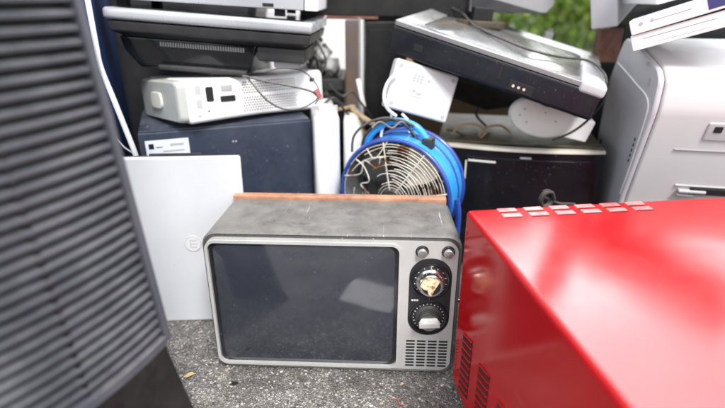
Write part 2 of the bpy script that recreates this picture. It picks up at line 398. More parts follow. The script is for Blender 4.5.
# ------------------------------------------------------------ red machine (origin = its far left corner)
rm = thing('red_cabinet', 'glossy red sheet metal cabinet with louvred vents, filling the right foreground', 'cabinet', (.1555, .690, 0), (0,0,7.2))
RH = .334
MB().box(0,.62,-.60,0,.012,RH,.007,4).build('shell', 'red', rm)
b = MB()
for x in (.05,.57):
    for y in (-.55,-.05): b.box(x-.02,x+.02,y-.02,y+.02,0,.013,.002)
b.build('foot', 'black', rm)
def louver(b, u0, u1, v, w, h, axis):
    n = 6; rings = []
    for k in range(n+1):
        a = math.pi*k/n; rings.append((v-w/2*math.cos(a), h*math.sin(a)))
    if axis == 'top': b.loft([[(u, q, RH-.0006+hh) for q, hh in rings] for u in (u0-.002,u0+.002,u1-.002,u1+.002)])
    else: b.loft([[(-hh+.0006, u, q) for q, hh in rings] for u in (u0,u1)])
tb = MB(); th_ = MB()
for i in range(6):
    for j in range(2):
        x = .045+i*.041; y = -.030+j*.019
        tb.box(x,x+.029,y-.0058,y+.0058,RH-.002,RH+.0014,.0012,3)
        th_.box(x+.001,x+.028,y-.0080,y-.0058,RH-.001,RH+.0006)
tb.build('top_vent', 'ventglint', rm); th_.build('top_vent_gap', 'hole', rm)
for i in range(3):
    fb = MB(); hb = MB(); y0 = -.035-.072*i
    for j in range(9):
        z = .040+j*.0125; y1 = y0-.046; dz_ = .0
        m4 = Matrix.Translation((0,(y0+y1)/2,z)) @ Matrix.Rotation(R(-16),4,'X')
        fb.box(-.0022,.001,-.021,.021,.0018,.0045,.0010,2, mtx=m4)
        hb.box(-.0008,.001,-.021,.021,-.0052,.0016, mtx=m4)
    fb.build('side_louvre', 'red', rm); hb.build('side_louvre_gap', 'hole', rm)
b = MB()
for (y, z) in ((-.012,.30),(-.012,.05)): b.cyl_y(0,0,0,.0012,.0030,10, mtx=Matrix.Translation((0,y,z)) @ Matrix.Rotation(R(90),4,'Z'))
b.build('screw', 'red', rm)

# ------------------------------------------------------------ louvred cabinet, near left
lc = thing('ventilated_cabinet', 'black cabinet with a curved face of horizontal louvres, out of focus in left foreground', 'cabinet', (-.224, .50, 0))
offs = [(0,0)]
for a in (16,20,25,30,35,40,44,47,50): offs.append((offs[-1][0]-.036*math.sin(R(a)), offs[-1][1]-.036*math.cos(R(a))))
def pth(z, inn=0.):
    r = []
    for i, (dx, dy) in enumerate(offs):
        j0, j1 = max(i-1,0), min(i+1,len(offs)-1)
        t = Vector((offs[j1][0]-offs[j0][0], offs[j1][1]-offs[j0][1])).normalized(); n = Vector((-t.y, t.x))  # outward (+x side)
        if n.x < 0: n = -n
        r.append((dx-.070*z-n.x*inn, dy-n.y*inn))
    return r
zt = .96
def band(z0, z1, inn):
    rings = []
    for z in (z0, z1):
        p = pth(z, inn); back = [(p[-1][0]-.05, p[-1][1]+.10), (p[0][0]-.16, p[0][1]+.02), (p[0][0]-.055, p[0][1]+.022), (p[0][0]-.018, p[0][1]+.012)]
        rings.append([(x, y, z) for x, y in p+back])
    return rings
bb = band(0,.236,0); bb[0] = [(x+.034, y, z) for x, y, z in bb[0]]
MB().loft(bb, .004).build('base', 'black', lc)
MB().loft(band(.237,zt,.0125)).build('core', 'hole', lc)
b = MB()
z = .256
def strip(b, zc, hh, o0, o1, dz=0.):
    P0, P1 = pth(zc, o0), pth(zc, o1); rings = []
    for (a, c) in zip(P0, P1): rings.append([(a[0],a[1],zc-hh),(c[0],c[1],zc-hh+dz),(c[0],c[1],zc+hh+dz),(a[0],a[1],zc+hh)])
    b.loft(rings, .0008, 1)
while z < zt-.02:
    strip(b, z, .0024, .001, .014, .0036); z += .0128
b.build('louvres', 'slat', lc)
b = MB(); strip(b, .2425, .0062, -.003, .018); b.build('bottom_rim', 'rim', lc)
for i in (0, 3, 6):
    b = MB(); rings = []
    for z in (.24, zt):
        p = pth(z, .0); q = p[i]; t = Vector((offs[i+1][0]-offs[i][0], offs[i+1][1]-offs[i][1])).normalized(); n = Vector((-t.y,t.x)); n = n if n.x > 0 else -n
        a0 = -.0025 if i == 0 else .0035; w = .0042 if i == 0 else .0026
        c0 = Vector(q)-n*a0+(t*-.005 if i == 0 else t*0); c1 = Vector(q)-n*.0185+(t*-.005 if i == 0 else t*0)
        rings.append([(*(c0-t*w),z),(*(c0+t*w),z),(*(c1+t*w),z),(*(c1-t*w),z)])
    b.loft(rings, .0008, 1); b.build('edge_post' if i == 0 else 'upright', 'rim' if i == 0 else 'black', lc)
MB().loft(band(zt+.001, zt+.03, -.002), .004).build('top_cap', 'black', lc)

# ------------------------------------------------------------ laptop lid standing on edge
lp = thing('laptop', 'closed silver laptop standing on its edge left of the old television', 'laptop', (-.358, .874, .0), (-4,0,3))
MB().box(-.128,.128,0,.012,0,.352,.005,3).build('lid', 'laptop', lp)
MB().box(-.126,.126,.0135,.028,.002,.350,.004,3).build('base', 'dkgrey', lp)
MB().box(-.127,.127,.0115,.0140,.004,.348).build('seam', 'hole', lp)
lg = MB().cyl_y(.022,.176,-.0012,.001,.0165,40).build('emblem', 'prwhite', lp)
b = MB(); b.ring_y(.022,.176,-.0012,.0155,.0005,40,6)
b.box(.0165,.0178,-.0017,-.0011,.168,.184)
for z in (.1685,.1757,.1829): b.box(.018,.030,-.0017,-.0011,z-.0006,z+.0006)
b.build('emblem_lines', 'inkgrey', lg)
b = MB(); b.box(-.05,.05,.026,.031,.345,.353,.002); b.build('hinge', 'dkgrey', lp)

# ------------------------------------------------------------ navy case and console
cs = thing('computer_case', 'dark navy computer case with a pale sticker under the white console', 'computer case', (-.4624,1.0015,0), (0,0,20))
MB().box(0,.368,0,.30,.01,.3685,.004,2).build('shell', 'navy', cs)
MB().box(.004,.364,.004,.295,.3685,.3715,.001).build('top_panel', 'navy', cs)
b = MB(); [b.box(x,x+.03,y,y+.03,0,.0102) for x in (.02,.31) for y in (.02,.24)]; b.build('foot', 'black', cs)
st = MB().box(.012,.098,-.0010,.0005,.316,.352).build('sticker', 'stick', cs)
b = MB(); b.box(.018,.028,-.0016,-.0008,.334,.345); b.box(.032,.045,-.0016,-.0008,.336,.3375); b.build('sticker_mark', 'ink', st)
b = MB(); b.box(.060,.088,-.0016,-.0008,.338,.343); b.box(.045,.088,-.0016,-.0008,.326,.329); b.build('sticker_text', 'inkgrey', st)
b = MB()
for x in (.19,.196): b.cyl_y(x,.335,-.001,.0005,.0018,10)
b.build('screw', 'ltgrey', cs)

gc = thing('game_console', 'white game console lying flat with perforated side on the navy case', 'game console', (-.3506,1.0063,.3855), (-5,1.7,40))
LW, LD, LH = .335,.232,.0913
# waisted body
prof_ = [(0,LH*.03,LH*.97),(.02,0,LH)]
b = MB(); secs = []
for x, ins in ((.0,.004),(.006,0),(.09,.003),(.17,.005),(.25,.003),(.329,0),(.335,.004)):
    secs.append([(x,q,z) for q, z in [(p[0]+LD/2, p[1]) for p in rrect(LD-2*ins, LH-1.6*ins, .010, 5, 0, LH/2)]])
b.loft(secs); b.build('body', 'white', gc)
fp = MB(); rr = []
for x, s in ((-.0005,1.0),(-.008,.995),(-.016,.965),(-.020,.90)): rr.append([(x,LD/2+q*s,LH/2+(z)*s) for q, z in rrect(LD-.006, LH-.006, .014, 6, 0, 0)])
fpo = fp.loft(rr).build('faceplate', mat('grey green faceplate', (.40,.415,.405), .4, dust=.3), gc)
MB().loft([[(x,LD*.52+q*s,LH*.5+z*s) for q, z in rrect(.062,.034,.012,6,0,0)] for x, s in ((-.017,1.),(-.0235,1.),(-.025,.9))]).build('memory_door', 'offwhite', fpo)
MB().prism_x([(q+.012,z+LH*.5) for q, z in rrect(.012,.07,.004,4)], -.021,-.0235).build('hinge_strip', 'ltgrey', fpo) if False else None
b = MB()
for i in range(30):
    for j in range(12):
        if j == 6: continue
        b.cyl_y(.125+i*.0063+(.003 if j % 2 else 0), .016+j*.0055, .0012+.0015, .0048, .0016, 6)
b.build('vent_holes', 'hole', gc, wn=False)
b = MB(); b.prism_y(rrect(.016,.030,.003,4,.048,.058), .0005, .006); b.prism_y(rrect(.034,.012,.002,4,.088,.046), .0010, .006); b.prism_y(rrect(.014,.009,.002,3,.305,.070), .0002,.006); b.cyl_y(.042,.024,.0005,.005,.002,10)
b.build('port', 'hole', gc)
b = MB(); b.box(.074,.100,.0006,.004,.062,.074,.001); b.build('port_label', 'inkgrey', gc)
b = MB(); b.box(.012,.030,.0004,.003,.058,.078,.001); b.box(.012,.030,.0004,.003,.030,.050,.001); b.box(.012,.026,.0004,.003,.012,.020,.001); b.build('side_tab', 'ltgrey', gc)

# flat panel monitor lying on the console
mo = thing('flat_monitor', 'black flat panel monitor with silver edge lying face up on the console', 'monitor', (-.5146,1.0508,.5869), (-.1,4.2,-1.5))
MB().box(0,.417,0,.31,.002,.0245,.008,4).build('bezel', 'bezel', mo)
MB().box(.02,.397,.018,.292,.0255,.0268).build('panel', 'blackgloss', mo)
b = MB(); b.loft([[(x,y,0) for x,y in ((.004,.006),(.413,.006),(.413,.305),(.004,.305))],[(x,y,-.020) for x,y in ((.008,.010),(.409,.010),(.409,.30),(.008,.30))],[(x,y,-.030) for x,y in ((.03,.03),(.39,.03),(.39,.28),(.03,.28))]], .004); b.build('rear_shell', 'dkgrey', mo)
b = MB(); b.loft([[(x,y,-.030) for x,y in ((.012,.035),(.30,.035),(.30,.27),(.012,.27))],[(x,y,-.060) for x,y in ((.02,.040),(.29,.040),(.29,.26),(.02,.26))],[(x,y,-.094) for x,y in ((.045,.050),(.28,.050),(.28,.25),(.045,.25))]], .006,3); rh = b.build('rear_housing', 'blackgloss', mo)
b = MB()
for i in range(34): b.box(.098+i*.0052,.1010+i*.0052,.0330,.0375,-.046,-.037,.0004,1)
b.build('vent_row', 'grey', rh)
MB().box(.09,.276,.034,.052,-.094,-.084,.003).build('housing_lip', 'dkgrey', rh)
b = MB(); b.box(.33,.385,.05,.12,-.075,-.028,.006); b.box(.345,.40,.04,.05,-.062,-.045,.004); b.build('stand_neck', 'ltgrey', mo)
b = MB(); b.box(.30,.40,.03,.20,-.060,-.031,.005); b.build('connector_bay', 'dkgrey', mo)

# player on top of the monitor
vp = thing('disc_player', 'silver disc player with dark end ports on top of the flat monitor', 'disc player', (-.530,1.075,.6165), (0,3.4,0))
MB().box(0,.412,0,.26,.010,.085,.003).build('casing', 'bezel', vp)
MB().box(.413,.441,.002,.25,.010,.08,.003).build('end_cap', 'white', vp)
b = MB(); b.box(.33,.352,-.001,.004,.014,.020); b.box(.02,.20,-.001,.004,.034,.037); b.build('slot', 'hole', vp)
b = MB(); [b.box(x,x+.02,y,y+.02,-.004,.0105) for x in (.03,.35) for y in (.02,.2)]; b.build('foot', 'black', vp)

# blue cabinet behind the laptop
bc = thing('blue_cabinet', 'tall deep blue metal cabinet behind the white hanging cable', 'cabinet', (-.515,1.02,0), (0,0,20))
MB().box(-.45,0,0,.36,.03,.98,.006).build('shell', 'blueint', bc)
MB().box(-.44,-.01,-.004,.0,.05,.96,.002).build('door', 'blueint', bc)
MB().box(-.44,-.01,.01,.35,0,.031).build('plinth', 'black', bc)
MB().box(-.05,-.035,-.022,-.004,.45,.60,.004).build('handle', 'chrome', bc)
tw = thing('speaker_tower', 'tall black loudspeaker cabinet in shadow behind the flat monitor', 'loudspeaker', (-.60,1.50,0), (0,0,4))
MB().box(-.34,.30,0,.3,0,.78,.008).build('cabinet', 'black', tw)
MB().box(-.32,.28,-.012,0,.03,.75,.01).build('cloth_grille', 'dkgrey', tw)
cable('cable', 'thick white cable hanging down in front of the blue cabinet', [at(84,-20,.97),at(88,2,.97),at(96,45,.97),at(101,68,.97),at(114,100,.97),at(126,130,.975),at(136,156,.98),at(140,175,.99),at(143,250,1.0)-Vector((0,0,.0))], .0052, 'wirewhite')
cable('cable', 'thin white wire beside the thick cable at the laptop corner', [at(110,128,.975),at(116,138,.972),at(124,147,.975),at(134,155,.983),at(137,168,.985)], .0011, 'wirewhite')

# ------------------------------------------------------------ white boxes between case and fan
wb = thing('white_box', 'narrow white plastic box upright between navy case and blue fan', 'box', (-.078,1.075,0), (0,0,8))
MB().box(-.029,.029,0,.20,0,.392,.014,4).build('body', 'white', wb)
MB().box(-.0295,.0295,.06,.062,.02,.40).build('seam', 'ltgrey', wb)
MB().box(-.015,.018,.03,.09,.391,.398,.003).build('lid_tab', 'offwhite', wb)
wc = thing('white_housing', 'round topped white plastic housing just right of the narrow white box', 'housing', (-.023,1.155,0))
pts = [(-.022,0),(.024,0)]+[(.024*math.cos(R(a)) if a > 20 else .024, .305+.055*math.sin(R(a))) for a in range(0,100,15)]+[(-.022,.361)]
MB().prism_y(pts, 0, .16, .004).build('shell', 'offwhite', wc)
MB().prism_y([(x*.8,z*.97+.005) for x,z in pts], -.002, .0, .001).build('face', 'white', wc)

# ------------------------------------------------------------ drum fan
fn = thing('drum_fan', 'bright blue drum fan with rusty wire grille behind the old television', 'fan', (.0665,.985,0), (0,0,-25))
FZ, FR, FD = .238, .121, .105
MB().revolve_y(0,FZ,[(FR-.001,.004),(FR+.001,.02),(FR+.001,FD-.02),(FR-.001,FD-.004),(FR-.0035,FD-.004),(FR-.0035,.004)],64,True).build('drum', 'fanblue', fn)
MB().revolve_y(0,FZ,[(FR-.004,.006),(FR-.004,FD-.006),(FR-.0055,FD-.006),(FR-.0055,.006)],56,True).build('drum_liner', 'blade', fn)
MB().ring_y(0,FZ,.002,FR,.0048,64,10).build('front_rim', 'fanblued', fn)
MB().ring_y(0,FZ,FD,FR,.0055,64,10).build('rear_rim', 'fanblued', fn)
MB().ring_y(0,FZ,FD*.58,FR+.0015,.0028,64,8).build('drum_rib', 'fanblued', fn)
b = MB(); b2 = MB()
rf = random.Random(3)
def gr(r_, a): return (r_*math.cos(a), -.004-.012*math.cos(r_/FR*math.pi/2), FZ+r_*math.sin(a))
for k in range(17):
    r_ = .018+k*.0060
    if k < 3 or k > 15: b.ring_y(0,FZ,gr(r_,0)[1],r_,.00105,56,6)
    else:
        a0 = R(-175+rf.uniform(-15,15)); a1 = R(rf.uniform(82,102) if k % 3 else 128)
        b.tube([gr(r_+.0012*math.sin(q*.7+k), a0+(a1-a0)*q/40) for q in range(41)], .00105, 6)
    b2.ring_y(0,FZ,FD+.004,r_,.0009,48,5)
for k in (0,1,2,4,6,7):
    b.tube([gr(r_, R(k*45+12)) for r_ in (.018,.045,.07,.095,.118)],.0017,6)
for pts in (((.118,165),(.085,150),(.098,132),(.070,120),(.092,108)),((.112,140),(.088,138),(.060,150),(.075,165),(.052,178)),((.116,122),(.090,118),(.104,104),(.118,98)),((.105,155),(.100,140),(.094,122),(.088,104))):
    b.tube(smooth_path([gr(q, R(w_)) for q, w_ in pts],4), .0015, 6)
for k in range(8): b2.tube([(r_*math.cos(R(k*45)),FD+.005,FZ+r_*math.sin(R(k*45))) for r_ in (.02,.118)],.0014,6)
b.build('front_grille', 'wire', fn, wn=False); b2.build('rear_grille', 'wire', fn, wn=False)
MB().revolve_y(0,FZ,[(.0001,-.020),(.018,-.018),(.022,-.014),(.022,-.011)],32).build('grille_badge', 'dkgrey', fn)
MB().revolve_y(0,FZ,[(.0001,.02),(.026,.022),(.030,.03),(.030,.050),(.0001,.050)],32).build('hub', 'dkgrey', fn)
MB().revolve_y(0,FZ,[(.0001,.052),(.042,.052),(.042,FD+.03),(.03,FD+.04),(.0001,FD+.04)],32).build('motor', 'blade', fn)
for k in range(4):
    b = MB(); rings = []; a0 = R(55+k*90)
    for r_, wd in ((.026,.30),(.05,.42),(.075,.50),(.098,.46),(.108,.36)):
        rings.append([((r_*math.cos(a0+t*wd)), .035+.018*t, FZ+r_*math.sin(a0+t*wd)) for t in (-1,-.5,0,.5,1)]+[((r_*math.cos(a0+t*wd)), .0372+.018*t, FZ+r_*math.sin(a0+t*wd)) for t in (1,.5,0,-.5,-1)])
    b.loft(rings); b.build('blade', 'bladecream' if k == 0 else 'blade', fn)
b = MB(); b.tube(smooth_path([(-.085,.04,FZ+.088),(-.070,.038,FZ+.118),(-.035,.036,FZ+.146),(.0,.036,FZ+.152),(.034,.038,FZ+.142),(.058,.042,FZ+.112)],6),.0075,12); hd = b.build('handle', 'fanblue', fn)
MB().tube(smooth_path([(-.090,.030,FZ+.082),(-.078,.026,FZ+.118),(-.042,.024,FZ+.150),(-.002,.024,FZ+.158),(.030,.026,FZ+.148)],6),.0030,8).build('handle_bar', 'dkgrey', fn)
MB().box(.046,.068,.028,.056,FZ+.094,FZ+.124,.004).build('clip', 'dkgrey', fn)
b = MB()
b.tube(smooth_path([(-.125,.04,FZ),(-.132,.04,FZ-.05),(-.125,.04,.03),(-.10,.04,.007)],5),.006,8)
b.tube(smooth_path([(.125,.04,FZ),(.132,.04,FZ-.05),(.125,.04,.03),(.10,.04,.007)],5),.006,8)
for y in (-.04,.12): b.tube([(-.12,y,.007),(.12,y,.007)],.007,8)
for x in (-.10,.10): b.tube([(x,-.04,.007),(x,.12,.007)],.006,8)
b.build('stand', 'fanblued', fn)

# router
ro = thing('router_box', 'white square router box with corner screws, tilted above the blue fan', 'router', (.0456,1.0504,.4147), (-8,17.1,10.4))
MB().box(0,.1453,0,.030,0,.1034,.006,4).build('casing', 'prwhite', ro)
b = MB()
for x in (.012,.133):
    for z in (.012,.091): b.cyl_y(x,z,-.0010,.002,.0048,16)
b.build('screw', 'inkgrey', ro)
b = MB()
for i in range(3):
    for j in range(3): b.box(.045+i*.008,.051+i*.008,-.0005,.001,.066+j*.006,.0705+j*.006)
b.box(.078,.083,-.0005,.001,.072,.079); b.cyl_y(.054,.048,-.0005,.001,.004,12); b.box(.052,.074,-.0005,.001,.036,.038); b.box(.060,.072,-.0005,.001,.042,.047)
b.build('label_print', 'inkgrey', ro)
b = MB()
for i in range(4): b.box(.03+i*.018,.043+i*.018,.006,.022,-.001,.004)
b.build('socket', 'hole', ro)
cable('cable', 'white loop of cable down the left side of the router box', [at(398,72,1.05),at(388,82,1.045),at(384,96,1.04),at(387,108,1.04),at(396,116,1.05)], .0035, 'wirewhite')
for i, (a, c) in enumerate((((392,112),(383,128)),((402,114),(410,130)))):
    cable('cable', ['white patch lead dropping from the router to the fan handle','white patch lead on the right, between router and fan clip'][i], [at(a[0],a[1],1.06),at((a[0]+c[0])/2+3,(a[1]+c[1])/2,1.05),at(*c,1.04),at(c[0]-2,c[1]+9,1.035)], .003, 'wirewhite')

# ------------------------------------------------------------ black microwave
mw = thing('microwave_oven', 'black microwave oven with bowed front between the fan and white printer', 'microwave oven', (.3577,1.1034,0), (0,0,-11.6))
MWW, MH = .370, .318
def bow(x): return -.022*(1-(2*x/MWW)**2)
xs = [-MWW/2+MWW*i/16 for i in range(17)]
b = MB(); b.prism_z([(x,bow(x)+.02) for x in xs]+[(MWW/2,.30),(-MWW/2,.30)], .01, MH-.004, .003); b.build('casing', 'black', mw)
def bowed(x0, x1, z0, z1, y0, y1, n=14, bev=.0008):
    p = [(x0+(x1-x0)*i/n) for i in range(n+1)]
    return [(x,bow(x)+y0) for x in p]+[(x,bow(x)+y1) for x in reversed(p)], z0, z1, bev
b = MB(); b.prism_z(*bowed(-MWW/2,MWW/2,.012,MH-.012,0,.019)); b.build('door', 'blackgloss', mw)
b = MB(); b.prism_z(*bowed(-.118,.165,.04,MH-.030,-.003,-.0005)); b.build('window', 'blackgloss', mw)
b = MB(); b.prism_z(*bowed(-MWW/2,MWW/2,MH-.0125,MH-.006,-.003,.019)); b.build('trim', 'paletrim', mw)
b = MB(); b.prism_z(*bowed(-.112,-.050,MH-.041,MH-.0365,-.0045,-.0032)); b.prism_z(*bowed(-.118,-.1145,MH-.085,MH-.040,-.0045,-.0032,4)); b.build('window_line', 'mark', mw)
b = MB()
for i in range(6):
    for j in range(2): b.prism_z(*bowed(-.168+j*.020,-.157+j*.020,MH-.045-i*.028,MH-.0425-i*.028,-.002,-.0005,3,0))
b.build('key_print', 'inkgrey', mw)
b = MB(); b.prism_z(*bowed(.002,.026,MH-.0265,MH-.0235,-.0045,-.001,4,0)); b.build('badge', 'inkgrey', mw)
MB().box(-MWW/2+.003,MWW/2-.003,.004,.298,MH-.0035,MH,.0012).build('base_plate', 'dirtymetal', mw)
b = MB(); b.tube(smooth_path([(-.132,-.012,.05),(-.132,-.030,.07),(-.132,-.030,.22),(-.132,-.012,.24)],5),.005,8); b.build('handle', 'blackgloss', mw)

# big tube set lying on its back
bt = thing('tube_television', 'large dark television on its back, dusty screen sloping down to the right', 'television', (.05,1.1015,.5215), (2.9,15.7,-20.8))
BW, BD, BH = .4318,.4164,.066
MB().box(0,BW,0,BD,0,BH-.008,.008,3).build('front_housing', 'tvshell', bt)
b = MB(); oo = [(x,y) for x,y in rrect(BW,BD,.012,5,BW/2,BD/2)]; ii = [(x,y) for x,y in rrect(BW-.09,BD-.11,.03,5,BW/2,BD/2)]
q = bmesh.new(); LL = [[q.verts.new((x,y,z)) for x,y in p] for p, z in ((oo,BH-.0085),(oo,BH-.001),([(BW/2+(x-BW/2)*.985,BD/2+(y-BD/2)*.985) for x,y in oo],BH+.001),(ii,BH-.004),(ii,BH-.0085))]
for k in range(5):
    for j in range(len(oo)): q.faces.new((LL[k][j],LL[k][(j+1) % len(oo)],LL[(k+1)%5][(j+1) % len(oo)],LL[(k+1)%5][j]))
b._merge(q); b.build('screen_frame', 'tvframe', bt)
b = MB(); rr = []
for k in range(13):
    s = 1-k/12*.98; rr.append([(BW/2+(x-BW/2)*s,BD/2+(y-BD/2)*s,BH-.0075+.014*(1-s**2)) for x,y in ii])
b.loft(rr); b.build('screen_glass', 'dustyscreen', bt, wn=False)
b = MB(); b.loft([[(x,y,-.0005) for x,y in ((.02,.05),(BW-.04,.05),(BW-.04,BD-.03),(.02,BD-.03))],[(x,y,-.040) for x,y in ((.05,.12),(BW-.12,.12),(BW-.12,BD-.07),(.05,BD-.07))],[(x,y,-.10) for x,y in ((.11,.18),(BW-.20,.18),(BW-.20,BD-.12),(.11,BD-.12))]], .008,3); b.build('rear_shell', 'black', bt)
b = MB(); b.box(BW-.046,BW+.004,-.003,.20,BH-.020,BH+.005,.008,3); b.build('corner_cap', 'ltgrey', bt)
b = MB()
for i in range(3): b.cyl_y(.272+i*.011,.018,-.002,.002,.0028,12)
b.build('av_socket', mat('pale socket', (.6,.45,.45), .5), bt)
b = MB(); b.box(.262,.312,-.0012,.001,.008,.028,.001); b.box(.055,.075,-.0015,.001,.02,.034,.001); b.box(.235,.242,-.0015,.001,.02,.045,.001); b.build('socket_panel', 'hole', bt)
# pale monitor foot wedged below
fb_ = thing('monitor_stand', 'pale oval monitor stand wedged between the sloping television and the microwave', 'monitor stand', at(541,117,1.08), (10,14,0))
b = MB(); el = [(.072*math.cos(2*math.pi*i/40)*(1 if math.cos(2*math.pi*i/40) < 0 else 1.05), .046*math.sin(2*math.pi*i/40)) for i in range(40)]
b.loft([[(x*s,y,z*s) for x,z in el] for y, s in ((.012,.96),(.006,1),(.0,1),(-.006,.95),(-.010,.8),(-.011,.1))]); b.build('foot_disc', 'offwhite', fb_)
MB().box(.052,.118,-.006,.02,-.030,.020,.004).build('neck', 'white', fb_)
b = MB(); [b.cyl_y(x,z,-.0125,-.009,.002,10) for x, z in ((-.045,.012),(-.03,-.015),(.0,.015),(.03,.002),(-.05,-.004))]; b.build('screw', 'inkgrey', fb_)

# ------------------------------------------------------------ printer
pr = thing('printer', 'large white printer with its shaded side coloured grey behind the red cabinet', 'printer', (.560,1.0,0), (0,0,-11))
py_ = [(.03,0),(.14,0),(.18,.153),(.262,.285),(.261,.389),(.249,.452),(.195,.535),(.175,.545),(.049,.5265),(-.048,.507),(-.072,.488),(-.0716,.433),(-.041,.347),(.007,.213)]
py_ = [(y, z) for y, z in py_]
def chaik(p, n=2, keep=(0,1)):
    for _ in range(n):
        q = []
        for i in range(len(p)):
            a, c = p[i], p[(i+1) % len(p)]
            q += [(.85*a[0]+.15*c[0], .85*a[1]+.15*c[1]), (.15*a[0]+.85*c[0], .15*a[1]+.85*c[1])]
        p = q
    return p
pro = chaik(py_, 1)
cyy, czz = .095,.30
MB().prism_x(pro, .008, .50, .006, 3).build('body', 'prwhite', pr, ang=30)
sp_ = MB().prism_x([(cyy+(y-cyy)*.985, czz+(z-czz)*.992) for y, z in pro], -.004, .0075, .004, 3).build('side_panel', 'sideshade', pr, ang=30)
inn = [(cyy+(y-cyy)*.70-.004, czz+(z-czz)*.80-.03) for y, z in pro]
MB().tube(smooth_path([(-.0045,y,z) for y, z in ((.203,.486),(.12,.474),(.04,.461),(-.019,.452),(-.046,.438),(-.048,.415),(-.040,.380),(-.017,.2985),(.006,.235))],5), .0016, 6).build('panel_highlight', 'white', sp_, wn=False)  # highlight along the side panel, added as a white tube
b = MB(); [b.box(-.0055,-.0035,-.004-i*.003,-.000-i*.003,.31+i*.012,.316+i*.012) for i in range(5)]; b.box(-.006,-.0035,.215,.228,.27,.30,.001); b.build('latch', 'dkgrey', sp_)
b = MB(); b.box(-.0058,-.0035,-.012,.012,.505,.512); b.box(-.0058,-.0035,-.03,-.018,.47,.485); b.build('side_print', 'inkgrey', sp_)
# features on the leaning front: plane from (-.064,.425) to (-.010,.215)
fa = math.atan2(.0786,.220)
Fm = Matrix.Translation((0,.007,.213)) @ Matrix.Rotation(fa,4,'X')
MB().box(.06,.49,-.0030,.003,.147,.1495,.001, mtx=Fm).build('seam', 'grey', pr)
b = MB(); b.box(.10,.49,-.0035,.004,.172,.212,.004,2, mtx=Fm); b.build('recess_shade', 'ltgrey', pr)  # raised plate, its grey painting the shade of a recess
b = MB(); b.box(.112,.126,-.0050,.001,.192,.205,.001, mtx=Fm); b.box(.12,.22,-.0050,.001,.040,.056,.002, mtx=Fm); b.build('port', 'hole', pr)
b = MB(); b.box(.098,.150,-.010,.002,.046,.052,.002, mtx=Fm); b.box(.098,.13,-.008,.002,.036,.041,.002, mtx=Fm); b.box(.09,.49,-.0034,.003,.060,.0615,.001, mtx=Fm); b.build('handle', 'ltgrey', pr)

# disc players on the printer
p1 = thing('disc_player', 'white disc player with a long tray line, lying on the printer below another', 'disc player', (.4984,.9587,.5345), (-1.2,-19.3,-27.9))
MB().box(0,.30,0,.20,0,.0285,.003).build('casing', 'white', p1)
b = MB(); b.box(.02,.13,-.0008,.002,.018,.0194); b.cyl_y(.150,.015,-.001,.002,.0035,14); b.cyl_y(.172,.015,-.001,.002,.005,14); b.build('tray_line', 'inkgrey', p1)
MB().box(.04,.12,-.0006,.001,.007,.0080).build('groove', 'ltgrey', p1)
p2 = thing('disc_player', 'white disc player with dark display, topmost of the two above the printer', 'disc player', (.4892,.9569,.5625), (-1.2,-20.3,-27.8))
MB().box(0,.29,0,.20,0,.0260,.003).build('casing', 'white', p2)
b = MB(); b.box(.035,.095,-.0008,.002,.015,.0162); b.cyl_y(.018,.016,-.001,.002,.0035,12); b.cyl_y(.036,.017,-.001,.002,.003,12); b.build('tray_line', 'inkgrey', p2)
MB().box(.118,.26,-.001,.002,.005,.022).build('display', mat('violet display', (.03,.025,.12), .2), p2)
bx = thing('speaker_box', 'small white box with a round black port on top of the disc players', 'loudspeaker', at(700,-6,1.12)+Vector((0,0,.0)), (0,-14,4))
MB().box(-.09,.14,0,.16,.0,.10,.005).build('cabinet', 'white', bx); MB().cyl_y(-.02,.022,-.002,.004,.022,30).build('driver', 'black', bx)

# grey case and rusty post, upper right
gb = thing('grey_case', 'pale grey computer case corner hanging over the rusty post', 'computer case', (.5397,1.2493,.5565), (10.2,-8.6,-35.6))
MB().box(0,.057,0,.31,0,.34,.003).build('shell', 'ltgrey', gb); MB().box(.0572,.0590,.01,.30,.008,.33,.001).build('side_cover', 'grey', gb)
MB().box(-.0015,.0,.012,.30,.01,.33).build('front_cover', 'offwhite', gb)
rp = thing('steel_post', 'short rusty brown steel post under the pale grey case', 'post', (.625,1.33,0))
MB().prism_z([(-.030,-.02),(.022,-.024),(.030,.02),(-.026,.026)],0,.555,.003).build('post', 'rust', rp)
MB().prism_z([(-.034,-.026),(.028,-.030),(.036,.024),(-.032,.032)],.009,.475,.002).build('added_dark_sleeve', 'black', rp)  # black cover added so the gap beside the printer is dark
MB().box(-.06,.06,-.06,.06,0,.008,.002).build('base_plate', 'rust', rp)
dk = thing('black_case', 'black computer case standing behind the white disc players', 'computer case', (.81,1.40,0), (0,0,-27))
MB().box(-.14,.24,0,.32,.0,.70,.006).build('shell', 'black', dk); MB().box(-.12,.22,-.004,0,.02,.68,.002).build('front_cover', 'blackgloss', dk)

# top centre: dark set and grey box
ds = thing('dark_receiver', 'wide dark stereo receiver at the top with a brown lower edge', 'receiver', (-.16,1.36,.578), (0,1.0,0))
MB().box(0,.44,0,.30,.006,.13,.004).build('casing', 'black', ds); MB().box(0,.20,-.003,.004,.0,.0065,.001).build('lower_trim', 'rust', ds)
MB().box(.02,.42,.02,.28,-.002,.006).build('underside', 'black', ds)
gx = thing('grey_box', 'weathered grey plastic box with sloping underside right of the dark receiver', 'box', (.268,1.34,.592), (0,1.5,-3))
MB().prism_y([(0,0),(.19,.002),(.205,.02),(.215,.12),(0,.12)],0,.28,.004).build('shell', 'grey', gx)
MB().prism_y([(0.004,.002),(.175,.004),(.0,.045)],-.003,-.0005,.0).build('dark_flap', 'dkgrey', gx)
MB().cyl_y(0,0,-.012,0,.010,16, mtx=Matrix.Translation((.105,.03,0)) @ Matrix.Rotation(R(-90),4,'X')).build('foot', 'black', gx)
